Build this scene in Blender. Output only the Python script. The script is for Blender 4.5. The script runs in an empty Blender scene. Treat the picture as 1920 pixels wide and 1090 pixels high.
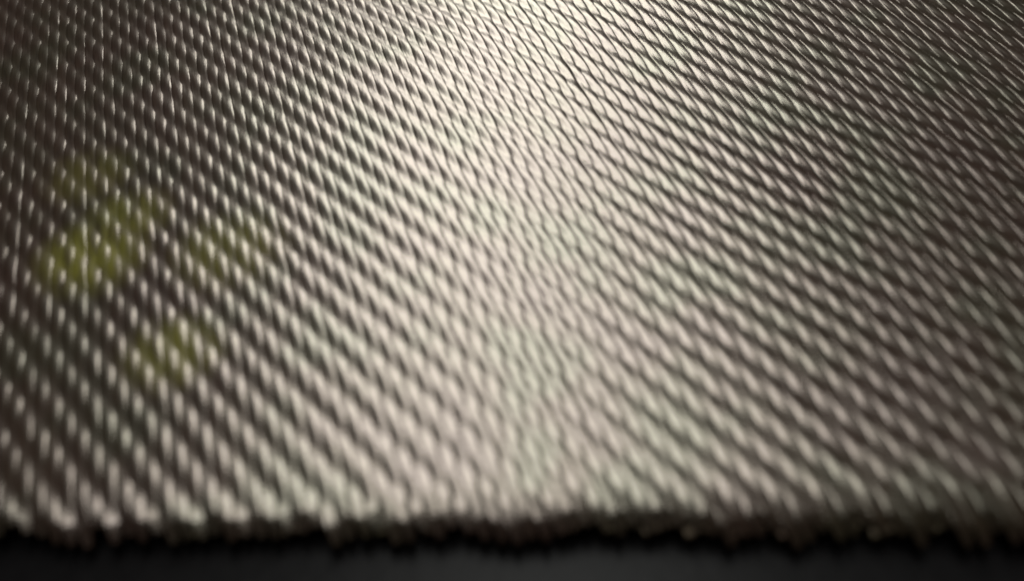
import bpy, math, random
import numpy as np
from mathutils import Matrix, Vector

# ------------------------------------------------------------------ scale
P = 0.0005                     # thread pitch of the cloth: half a millimetre
scene = bpy.context.scene
coll = scene.collection
rng = np.random.default_rng(7)

# ------------------------------------------------------------------ camera
cam_data = bpy.data.cameras.new("camera")
cam = bpy.data.objects.new("camera", cam_data)
coll.objects.link(cam)
right = Vector((0.95625941, -0.2886333, -0.04752647))
up = Vector((0.23949029, 0.67920891, 0.69377205))
back = Vector((-0.16796531, -0.67480817, 0.71862479))
pos = Vector((-8.89878, -95.09688, 60.83564 + 0.35)) * P
m = Matrix.Identity(4)
for r in range(3):
    m[r][0], m[r][1], m[r][2], m[r][3] = right[r], up[r], back[r], pos[r]
cam.matrix_world = m
cam_data.sensor_width = 36.0
cam_data.sensor_fit = 'HORIZONTAL'
cam_data.lens = 36.0 * 1886.09 / 1920.0
cam_data.clip_start = 0.001
cam_data.clip_end = 50.0
cam_data.dof.use_dof = True
cam_data.dof.focus_distance = 112 * P
cam_data.dof.aperture_fstop = 30.0
scene.camera = cam

# ------------------------------------------------------------------ world + lamp
world = bpy.data.worlds.new("World")
scene.world = world
world.use_nodes = True
bg = world.node_tree.nodes["Background"]
bg.inputs[0].default_value = (1.0, 0.93, 0.86, 1)
bg.inputs[1].default_value = 0.02

def area_lamp(name, az, elev, dist, w, h, power, col, target):
    ld = bpy.data.lights.new(name, 'AREA')
    ld.shape = 'RECTANGLE'
    ld.size, ld.size_y = w, h
    ld.energy = power
    ld.color = col
    o = bpy.data.objects.new(name, ld)
    coll.objects.link(o)
    d = Vector((math.sin(az) * math.cos(elev), math.cos(az) * math.cos(elev), math.sin(elev)))
    o.location = target + d * dist
    o.rotation_euler = d.to_track_quat('Z', 'Y').to_euler()
    return o
target = Vector((10, -28, 0)) * P
area_lamp("window_lamp", math.radians(16.0), math.radians(60), 0.5, 0.135, 0.84, 4.2, (1.0, 0.915, 0.79), target)

scene.cycles.filter_width = 1.8          # soft small-sensor lens
vs = scene.view_settings
vs.view_transform = 'Standard'
vs.look = 'None'
vs.exposure = 0.0
vs.gamma = 1.0
vs.use_curve_mapping = False

# ------------------------------------------------------------------ materials
def N(nt, kind, **kw):
    n = nt.nodes.new(kind)
    for k, v in kw.items():
        setattr(n, k, v)
    return n

def yarn_material(name, base, rough, spec=1.0):
    mt = bpy.data.materials.new(name)
    mt.use_nodes = True
    nt = mt.node_tree
    L = nt.links.new
    b = nt.nodes["Principled BSDF"]
    geo = N(nt, 'ShaderNodeNewGeometry')
    oi = N(nt, 'ShaderNodeObjectInfo')
    # dye mottling over the cloth, a few threads across
    def noise(scale, detail, vec=None, dims='3D'):
        n = N(nt, 'ShaderNodeTexNoise', noise_dimensions=dims)
        n.inputs['Scale'].default_value = scale
        n.inputs['Detail'].default_value = detail
        if vec is not None:
            L(vec, n.inputs['Vector'])
        return n
    n1 = noise(1 / (9 * P), 2, geo.outputs['Position'])
    ramp = N(nt, 'ShaderNodeValToRGB')
    e = ramp.color_ramp.elements
    e[0].position, e[0].color = 0.36, (base[0] * .88, base[1] * 1.07, base[2] * .92, 1)
    e[1].position, e[1].color = 0.64, (base[0] * 1.08, base[1] * .95, base[2] * 1.03, 1)
    mid = ramp.color_ramp.elements.new(0.5); mid.color = (*base, 1)
    L(n1.outputs['Fac'], ramp.inputs['Fac'])
    tint = N(nt, 'ShaderNodeValToRGB')
    te = tint.color_ramp.elements
    te[0].position, te[0].color = 0.36, (.955, 1, .93, 1)
    te[1].position, te[1].color = 0.64, (1, .965, .965, 1)
    tm = te.new(0.5); tm.color = (1, .98, .95, 1)
    L(n1.outputs['Fac'], tint.inputs['Fac'])
    L(tint.outputs[0], b.inputs['Specular Tint'])
    # soft yellow-green patches mixed into the yarn colour, broken up along the warp
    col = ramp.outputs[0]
    patch = None
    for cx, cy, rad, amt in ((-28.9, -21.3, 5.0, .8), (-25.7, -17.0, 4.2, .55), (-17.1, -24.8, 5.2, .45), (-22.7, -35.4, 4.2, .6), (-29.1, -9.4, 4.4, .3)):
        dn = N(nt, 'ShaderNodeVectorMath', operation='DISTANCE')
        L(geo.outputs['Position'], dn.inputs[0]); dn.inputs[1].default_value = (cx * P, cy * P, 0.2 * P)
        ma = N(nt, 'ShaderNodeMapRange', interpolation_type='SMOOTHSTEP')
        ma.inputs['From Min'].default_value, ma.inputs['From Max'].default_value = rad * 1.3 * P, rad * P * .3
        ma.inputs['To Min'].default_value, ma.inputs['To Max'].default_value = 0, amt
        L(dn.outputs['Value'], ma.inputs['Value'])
        if patch is None: patch = ma.outputs[0]
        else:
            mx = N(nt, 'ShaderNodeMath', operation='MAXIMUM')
            L(patch, mx.inputs[0]); L(ma.outputs[0], mx.inputs[1]); patch = mx.outputs[0]
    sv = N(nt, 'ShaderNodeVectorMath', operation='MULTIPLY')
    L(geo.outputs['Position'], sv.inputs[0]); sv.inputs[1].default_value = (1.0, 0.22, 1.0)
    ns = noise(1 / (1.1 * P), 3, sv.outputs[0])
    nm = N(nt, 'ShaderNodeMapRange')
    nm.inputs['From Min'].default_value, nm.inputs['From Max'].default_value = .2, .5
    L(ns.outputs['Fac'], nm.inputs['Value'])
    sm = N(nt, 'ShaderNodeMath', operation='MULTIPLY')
    L(patch, sm.inputs[0]); L(nm.outputs[0], sm.inputs[1])
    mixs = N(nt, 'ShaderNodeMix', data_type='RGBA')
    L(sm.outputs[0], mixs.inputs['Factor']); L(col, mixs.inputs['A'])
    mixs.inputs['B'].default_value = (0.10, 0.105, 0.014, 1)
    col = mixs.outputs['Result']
    # filaments running along the yarn
    uv = N(nt, 'ShaderNodeUVMap', uv_map='UVMap')
    mp = N(nt, 'ShaderNodeMapping')
    mp.inputs['Scale'].default_value = (11.0, 0.55, 1.0)
    L(uv.outputs['UV'], mp.inputs['Vector'])
    add = N(nt, 'ShaderNodeVectorMath', operation='ADD')
    sc = N(nt, 'ShaderNodeVectorMath', operation='SCALE')
    cmb = N(nt, 'ShaderNodeCombineXYZ')
    L(oi.outputs['Random'], cmb.inputs['X']); L(oi.outputs['Random'], cmb.inputs['Z'])
    L(cmb.outputs[0], sc.inputs[0]); sc.inputs['Scale'].default_value = 91.0
    L(mp.outputs[0], add.inputs[0]); L(sc.outputs[0], add.inputs[1])
    fil = noise(1.0, 3, add.outputs[0])
    hsv = N(nt, 'ShaderNodeHueSaturation')
    L(col, hsv.inputs['Color'])
    mr = N(nt, 'ShaderNodeMapRange')
    mr.inputs['From Min'].default_value, mr.inputs['From Max'].default_value = .25, .75
    mr.inputs['To Min'].default_value, mr.inputs['To Max'].default_value = .72, 1.28
    L(fil.outputs['Fac'], mr.inputs['Value'])
    mr2 = N(nt, 'ShaderNodeMapRange')
    mr2.inputs['To Min'].default_value, mr2.inputs['To Max'].default_value = .86, 1.12
    L(oi.outputs['Random'], mr2.inputs['Value'])
    mu = N(nt, 'ShaderNodeMath', operation='MULTIPLY')
    L(mr.outputs[0], mu.inputs[0]); L(mr2.outputs[0], mu.inputs[1])
    L(mu.outputs[0], hsv.inputs['Value'])
    L(hsv.outputs[0], b.inputs['Base Color'])
    bump = N(nt, 'ShaderNodeBump')
    bump.inputs['Strength'].default_value = 0.35
    bump.inputs['Distance'].default_value = 0.05 * P
    L(fil.outputs['Fac'], bump.inputs['Height'])
    L(bump.outputs[0], b.inputs['Normal'])
    b.inputs['Roughness'].default_value = rough
    b.inputs['IOR'].default_value = 1.5
    b.inputs['Specular IOR Level'].default_value = spec
    return mt

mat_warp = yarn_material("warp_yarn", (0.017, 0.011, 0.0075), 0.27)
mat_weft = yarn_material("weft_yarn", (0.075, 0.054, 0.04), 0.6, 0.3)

def table_material():
    mt = bpy.data.materials.new("black_table")
    mt.use_nodes = True
    nt = mt.node_tree
    b = nt.nodes["Principled BSDF"]
    geo = N(nt, 'ShaderNodeNewGeometry')
    n = N(nt, 'ShaderNodeTexNoise')
    n.inputs['Scale'].default_value = 1 / (1.2 * P)
    n.inputs['Detail'].default_value = 4
    nt.links.new(geo.outputs['Position'], n.inputs['Vector'])
    r = N(nt, 'ShaderNodeValToRGB')
    r.color_ramp.elements[0].color = (0.002, 0.002, 0.0025, 1)
    r.color_ramp.elements[1].color = (0.006, 0.006, 0.007, 1)
    nt.links.new(n.outputs['Fac'], r.inputs['Fac'])
    nt.links.new(r.outputs[0], b.inputs['Base Color'])
    bump = N(nt, 'ShaderNodeBump')
    bump.inputs['Strength'].default_value = 0.25
    bump.inputs['Distance'].default_value = 0.1 * P
    nt.links.new(n.outputs['Fac'], bump.inputs['Height'])
    nt.links.new(bump.outputs[0], b.inputs['Normal'])
    b.inputs['Roughness'].default_value = 0.33
    b.inputs['Specular IOR Level'].default_value = 0.05
    b.inputs['Specular Tint'].default_value = (0.8, 0.9, 1.0, 1)
    return mt
mat_table = table_material()

# ------------------------------------------------------------------ table
Z_TABLE = -2.2
def table():
    s = 600 * P
    z0, z1 = Z_TABLE * P, (Z_TABLE - 40) * P
    v = [(-s, -s, z0), (s, -s, z0), (s, s, z0), (-s, s, z0),
         (-s, -s, z1), (s, -s, z1), (s, s, z1), (-s, s, z1)]
    f = [(0, 1, 2, 3), (7, 6, 5, 4), (0, 4, 5, 1), (1, 5, 6, 2), (2, 6, 7, 3), (3, 7, 4, 0)]
    me = bpy.data.meshes.new("table_top")
    me.from_pydata(v, [], f)
    me.materials.append(mat_table)
    o = bpy.data.objects.new("table_top", me)
    coll.objects.link(o)
    o["kind"] = "structure"
    o["label"] = "smooth black table top under the near edge of the cloth"
    return o
table()

# ------------------------------------------------------------------ the cloth
# Five-shaft satin: warp x floats over four wefts and dips under the fifth,
# where (w - 2x) is a multiple of five (weft row w lies at Y = -w).
fabric = bpy.data.objects.new("satin_cloth", None)
coll.objects.link(fabric)
fabric["label"] = "beige satin weave cloth with a cut edge lying on the black table"
fabric["category"] = "cloth"

A0, A1, B0, B1 = -62.0, 88.0, -57.1, 28.0          # rectangle of cloth, cut on a slant to the threads
R10 = math.sqrt(10.0)
def clip(px, py, dx, dy, b0=None):
    """range of t for which (px,py)+t(dx,dy) is inside the cut rectangle"""
    lo, hi = -1e9, 1e9
    for nx, ny, c0, c1 in ((3 / R10, -1 / R10, A0, A1), (1 / R10, 3 / R10, B0 if b0 is None else b0, B1)):
        d = nx * dx + ny * dy
        q = nx * px + ny * py
        t0, t1 = (c0 - q) / d, (c1 - q) / d
        if t0 > t1: t0, t1 = t1, t0
        lo, hi = max(lo, t0), min(hi, t1)
    return lo, hi

def smooth_noise(t, amp, step, r):
    n = int((t[-1] - t[0]) / step) + 4
    k = r.normal(0, 1, n)
    x = (t - t[0]) / step
    i = x.astype(int)
    f = x - i
    f = f * f * (3 - 2 * f)
    return amp * (k[i] * (1 - f) + k[i + 1] * f)

Z_FLOAT, Z_DIP = 0.26, -0.58
Z_LOW, Z_RISE = -0.30, -0.30
SAG, SAG_X, SAG_Y, SKEW = 0.135, 0.55, 1.05, 0.55
PIN, PIN_X, PIN_Y = 0.0, 0.28, 0.42

def droop(x, y):
    """the cut edge rolls down towards the table"""
    b = (x + 3 * y) / R10 - B0
    return 1.0 * np.clip((3.6 - b) / 3.6, 0, 1.2) ** 2 - swell(x, y)

WAVES = [(0.23, 0.10, 0.085, 0.4), (-0.12, 0.21, 0.08, 2.1), (0.33, -0.17, 0.05, 4.4), (0.05, 0.38, 0.04, 1.3), (-0.42, -0.28, 0.03, 5.2)]
def swell(x, y):
    """the cloth does not lie quite flat"""
    return 0.28 * sum(a * np.sin(fx * x + fy * y + p) for fx, fy, a, p in WAVES)

def hollow(x, y):
    """depth of the soft hollow round every binding point, at (x, y) on the cloth"""
    u0 = np.round(x)
    z = np.zeros(np.broadcast(x, y).shape)
    for d in (-2, -1, 0, 1, 2):
        dx = x - (u0 + d)
        s = (-y - 2 * (u0 + d) + 2.5) % 5 - 2.5
        z = z - SAG * np.exp(-0.5 * (dx / SAG_X) ** 2 - 0.5 * ((s - SKEW * dx) / SAG_Y) ** 2)
        z = z - PIN * np.exp(-0.5 * (dx / PIN_X) ** 2 - 0.5 * (s / PIN_Y) ** 2)
    return z

def dip(s, half):
    """1 at the binding point, 0 from `half` away on"""
    a = np.clip(np.abs(s) / half, 0, 1)
    return 0.5 + 0.5 * np.cos(np.pi * a)

# cross-section of a pressed warp yarn: flat on its left, rolled over a little to its right
_right = [(1.0, 0.0), (.97, .46), (.90, .75), (.80, .836), (.66, .888), (.48, .941), (.25, .984)]
_left = [(-.25, .998), (-.48, .994), (-.66, .988), (-.80, .978), (-.90, .91), (-.97, .56), (-1.0, 0.0)]
PROF = np.array(_right + [(0.0, 1.0)] + _left + [(-.8, -.6), (0, -1.0), (.8, -.6)])

def tube(name, path, tangent_axis, hw, ht, sides, mat, power=2.0, dz=None):
    """elliptical yarn along `path` (n,3); hw/ht per ring; side axis is horizontal"""
    n = len(path)
    tan = np.gradient(path, axis=0)
    tan /= np.linalg.norm(tan, axis=1)[:, None]
    side = np.cross(tan, np.array([0, 0, 1.0]))
    side /= np.linalg.norm(side, axis=1)[:, None]
    nor = np.cross(side, tan)
    if sides == 0:                                # pressed yarn: nearly flat crown, quick round shoulders
        c, s = PROF[:, 0], PROF[:, 1]
        sides = len(PROF)
    else:
        th = np.linspace(0, 2 * np.pi, sides, endpoint=False)
        c, s = np.cos(th), np.sin(th)
        s = np.sign(s) * (1 - np.abs(c) ** power) ** (1 / power)
    co = (path[:, None, :] + side[:, None, :] * (hw[:, None] * c[None])[:, :, None]
          + nor[:, None, :] * (ht[:, None] * s[None])[:, :, None])
    if dz is not None:
        co[:, :, 2] += dz
    co = co.reshape(-1, 3)
    ring = co.reshape(n, sides, 3)
    co = np.vstack([co, ring[0], ring[-1]]) * P      # own rings for the flat cut ends
    i = np.arange(n - 1)[:, None] * sides
    j = np.arange(sides)[None]
    jn = (j + 1) % sides
    quads = np.stack([i + j, i + sides + j, i + sides + jn, i + jn], -1).reshape(-1, 4)
    cap0 = n * sides + np.arange(sides)
    cap1 = (n + 1) * sides + np.arange(sides)[::-1]
    loops = np.concatenate([quads.ravel(), cap0, cap1]).astype(np.int32)
    nq = len(quads)
    starts = np.concatenate([np.arange(nq) * 4, [nq * 4, nq * 4 + sides]]).astype(np.int32)
    me = bpy.data.meshes.new(name)
    me.vertices.add(len(co))
    me.vertices.foreach_set("co", co.astype(np.float32).ravel())
    me.loops.add(len(loops))
    me.loops.foreach_set("vertex_index", loops)
    me.polygons.add(len(starts))
    me.polygons.foreach_set("loop_start", starts)
    sm = np.ones(len(starts), bool)
    sm[-2:] = False
    me.polygons.foreach_set("use_smooth", sm)
    uvl = me.uv_layers.new(name="UVMap")
    ju = np.broadcast_to(j, (n - 1, sides)) / sides
    jnu = ju + 1.0 / sides
    va = np.broadcast_to(path_len(path)[:-1, None], (n - 1, sides))
    vb = np.broadcast_to(path_len(path)[1:, None], (n - 1, sides))
    quv = np.stack([ju, va, ju, vb, jnu, vb, jnu, va], -1).reshape(-1)
    uvs = np.concatenate([quv, np.zeros(2 * sides * 2)]).astype(np.float32)
    uvl.data.foreach_set("uv", uvs)
    me.update(calc_edges=True)
    me.materials.append(mat)
    o = bpy.data.objects.new(name, me)
    coll.objects.link(o)
    o.parent = fabric
    return o

def path_len(p):
    d = np.linalg.norm(np.diff(p, axis=0), axis=1)
    return np.concatenate([[0], np.cumsum(d)])

def warp_thread(u):
    r = np.random.default_rng(1000 + u)
    lo, hi = clip(u, 0, 0, 1)
    if hi - lo < 1.5: return
    lo -= r.uniform(-0.8, 0.7)
    n = int((hi - lo) * 7) + 2
    y = np.linspace(lo, hi, n)
    w = -y
    # distance along the thread to its nearest binding point
    s = (w - 2 * u + 2.5) % 5 - 2.5
    k = 0.0 * dip(s, 0.9)
    bow = 0.02 * np.cos(np.pi * (np.abs(s) - 2.5) / 3.0)         # the float bows up between bindings
    z = Z_FLOAT + bow - (Z_FLOAT + 0.02 * math.cos(math.pi * 2.5 / 3) - Z_DIP) * k
    z = z + smooth_noise(y, 0.006, 2.3, r) + r.normal(0, 0.005)
    z = z - droop(u, y)
    # floats lean sideways into the hollow of the neighbouring binding points
    x = u + 0.03 * np.sin(2 * np.pi * (w - 2 * u) / 5) + smooth_noise(y, 0.02, 3.1, r) + smooth_noise(y, 0.04, 14, r)
    hw = 0.62 - 0.12 * k + smooth_noise(y, 0.012, 1.7, r)
    for d in (-1, 1):                             # crowding in over the neighbours' binding points
        sd = (w - 2 * (u + d) + 2.5) % 5 - 2.5
        hw = hw + 0.02 * np.exp(-0.5 * (sd / 0.7) ** 2)
    ht = 0.27 - 0.05 * k
    end = np.clip((y - lo) / 1.3, 0, 1)             # cut ends thin out
    hw = hw * (0.45 + 0.55 * end)
    ht = ht * (0.35 + 0.65 * end)
    # the yarn sags where its neighbours are bound down, so every binding point sits in a soft hollow
    cx = PROF[:, 0][None] * hw[:, None]
    dz = hollow(u + cx, y[:, None])
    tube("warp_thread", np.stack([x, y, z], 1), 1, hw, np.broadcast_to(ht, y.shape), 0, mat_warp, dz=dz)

def weft_thread(w):
    r = np.random.default_rng(5000 + w)
    lo, hi = clip(0, -w, 1, 0, B0 + 0.7)
    if hi - lo < 1.5: return
    lo -= r.uniform(-0.4, 0.5)
    n = int((hi - lo) * 5) + 2
    x = np.linspace(lo, hi, n)
    # bound warps: w - 2x multiple of 5  ->  x = 3w mod 5
    s = (x - 3 * w + 2.5) % 5 - 2.5
    k = dip(s, 1.05)
    z = Z_LOW + (Z_RISE - Z_LOW) * k + smooth_noise(x, 0.012, 2.3, r) - droop(x, -w)
    y = -w + smooth_noise(x, 0.02, 3.3, r) + smooth_noise(x, 0.03, 15, r)
    hw = np.full(n, 0.45)
    ht = np.full(n, 0.21)
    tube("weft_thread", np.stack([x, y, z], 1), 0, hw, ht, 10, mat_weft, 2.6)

for u in range(-80, 96):
    warp_thread(u)
for w in range(-60, 90):
    weft_thread(w)
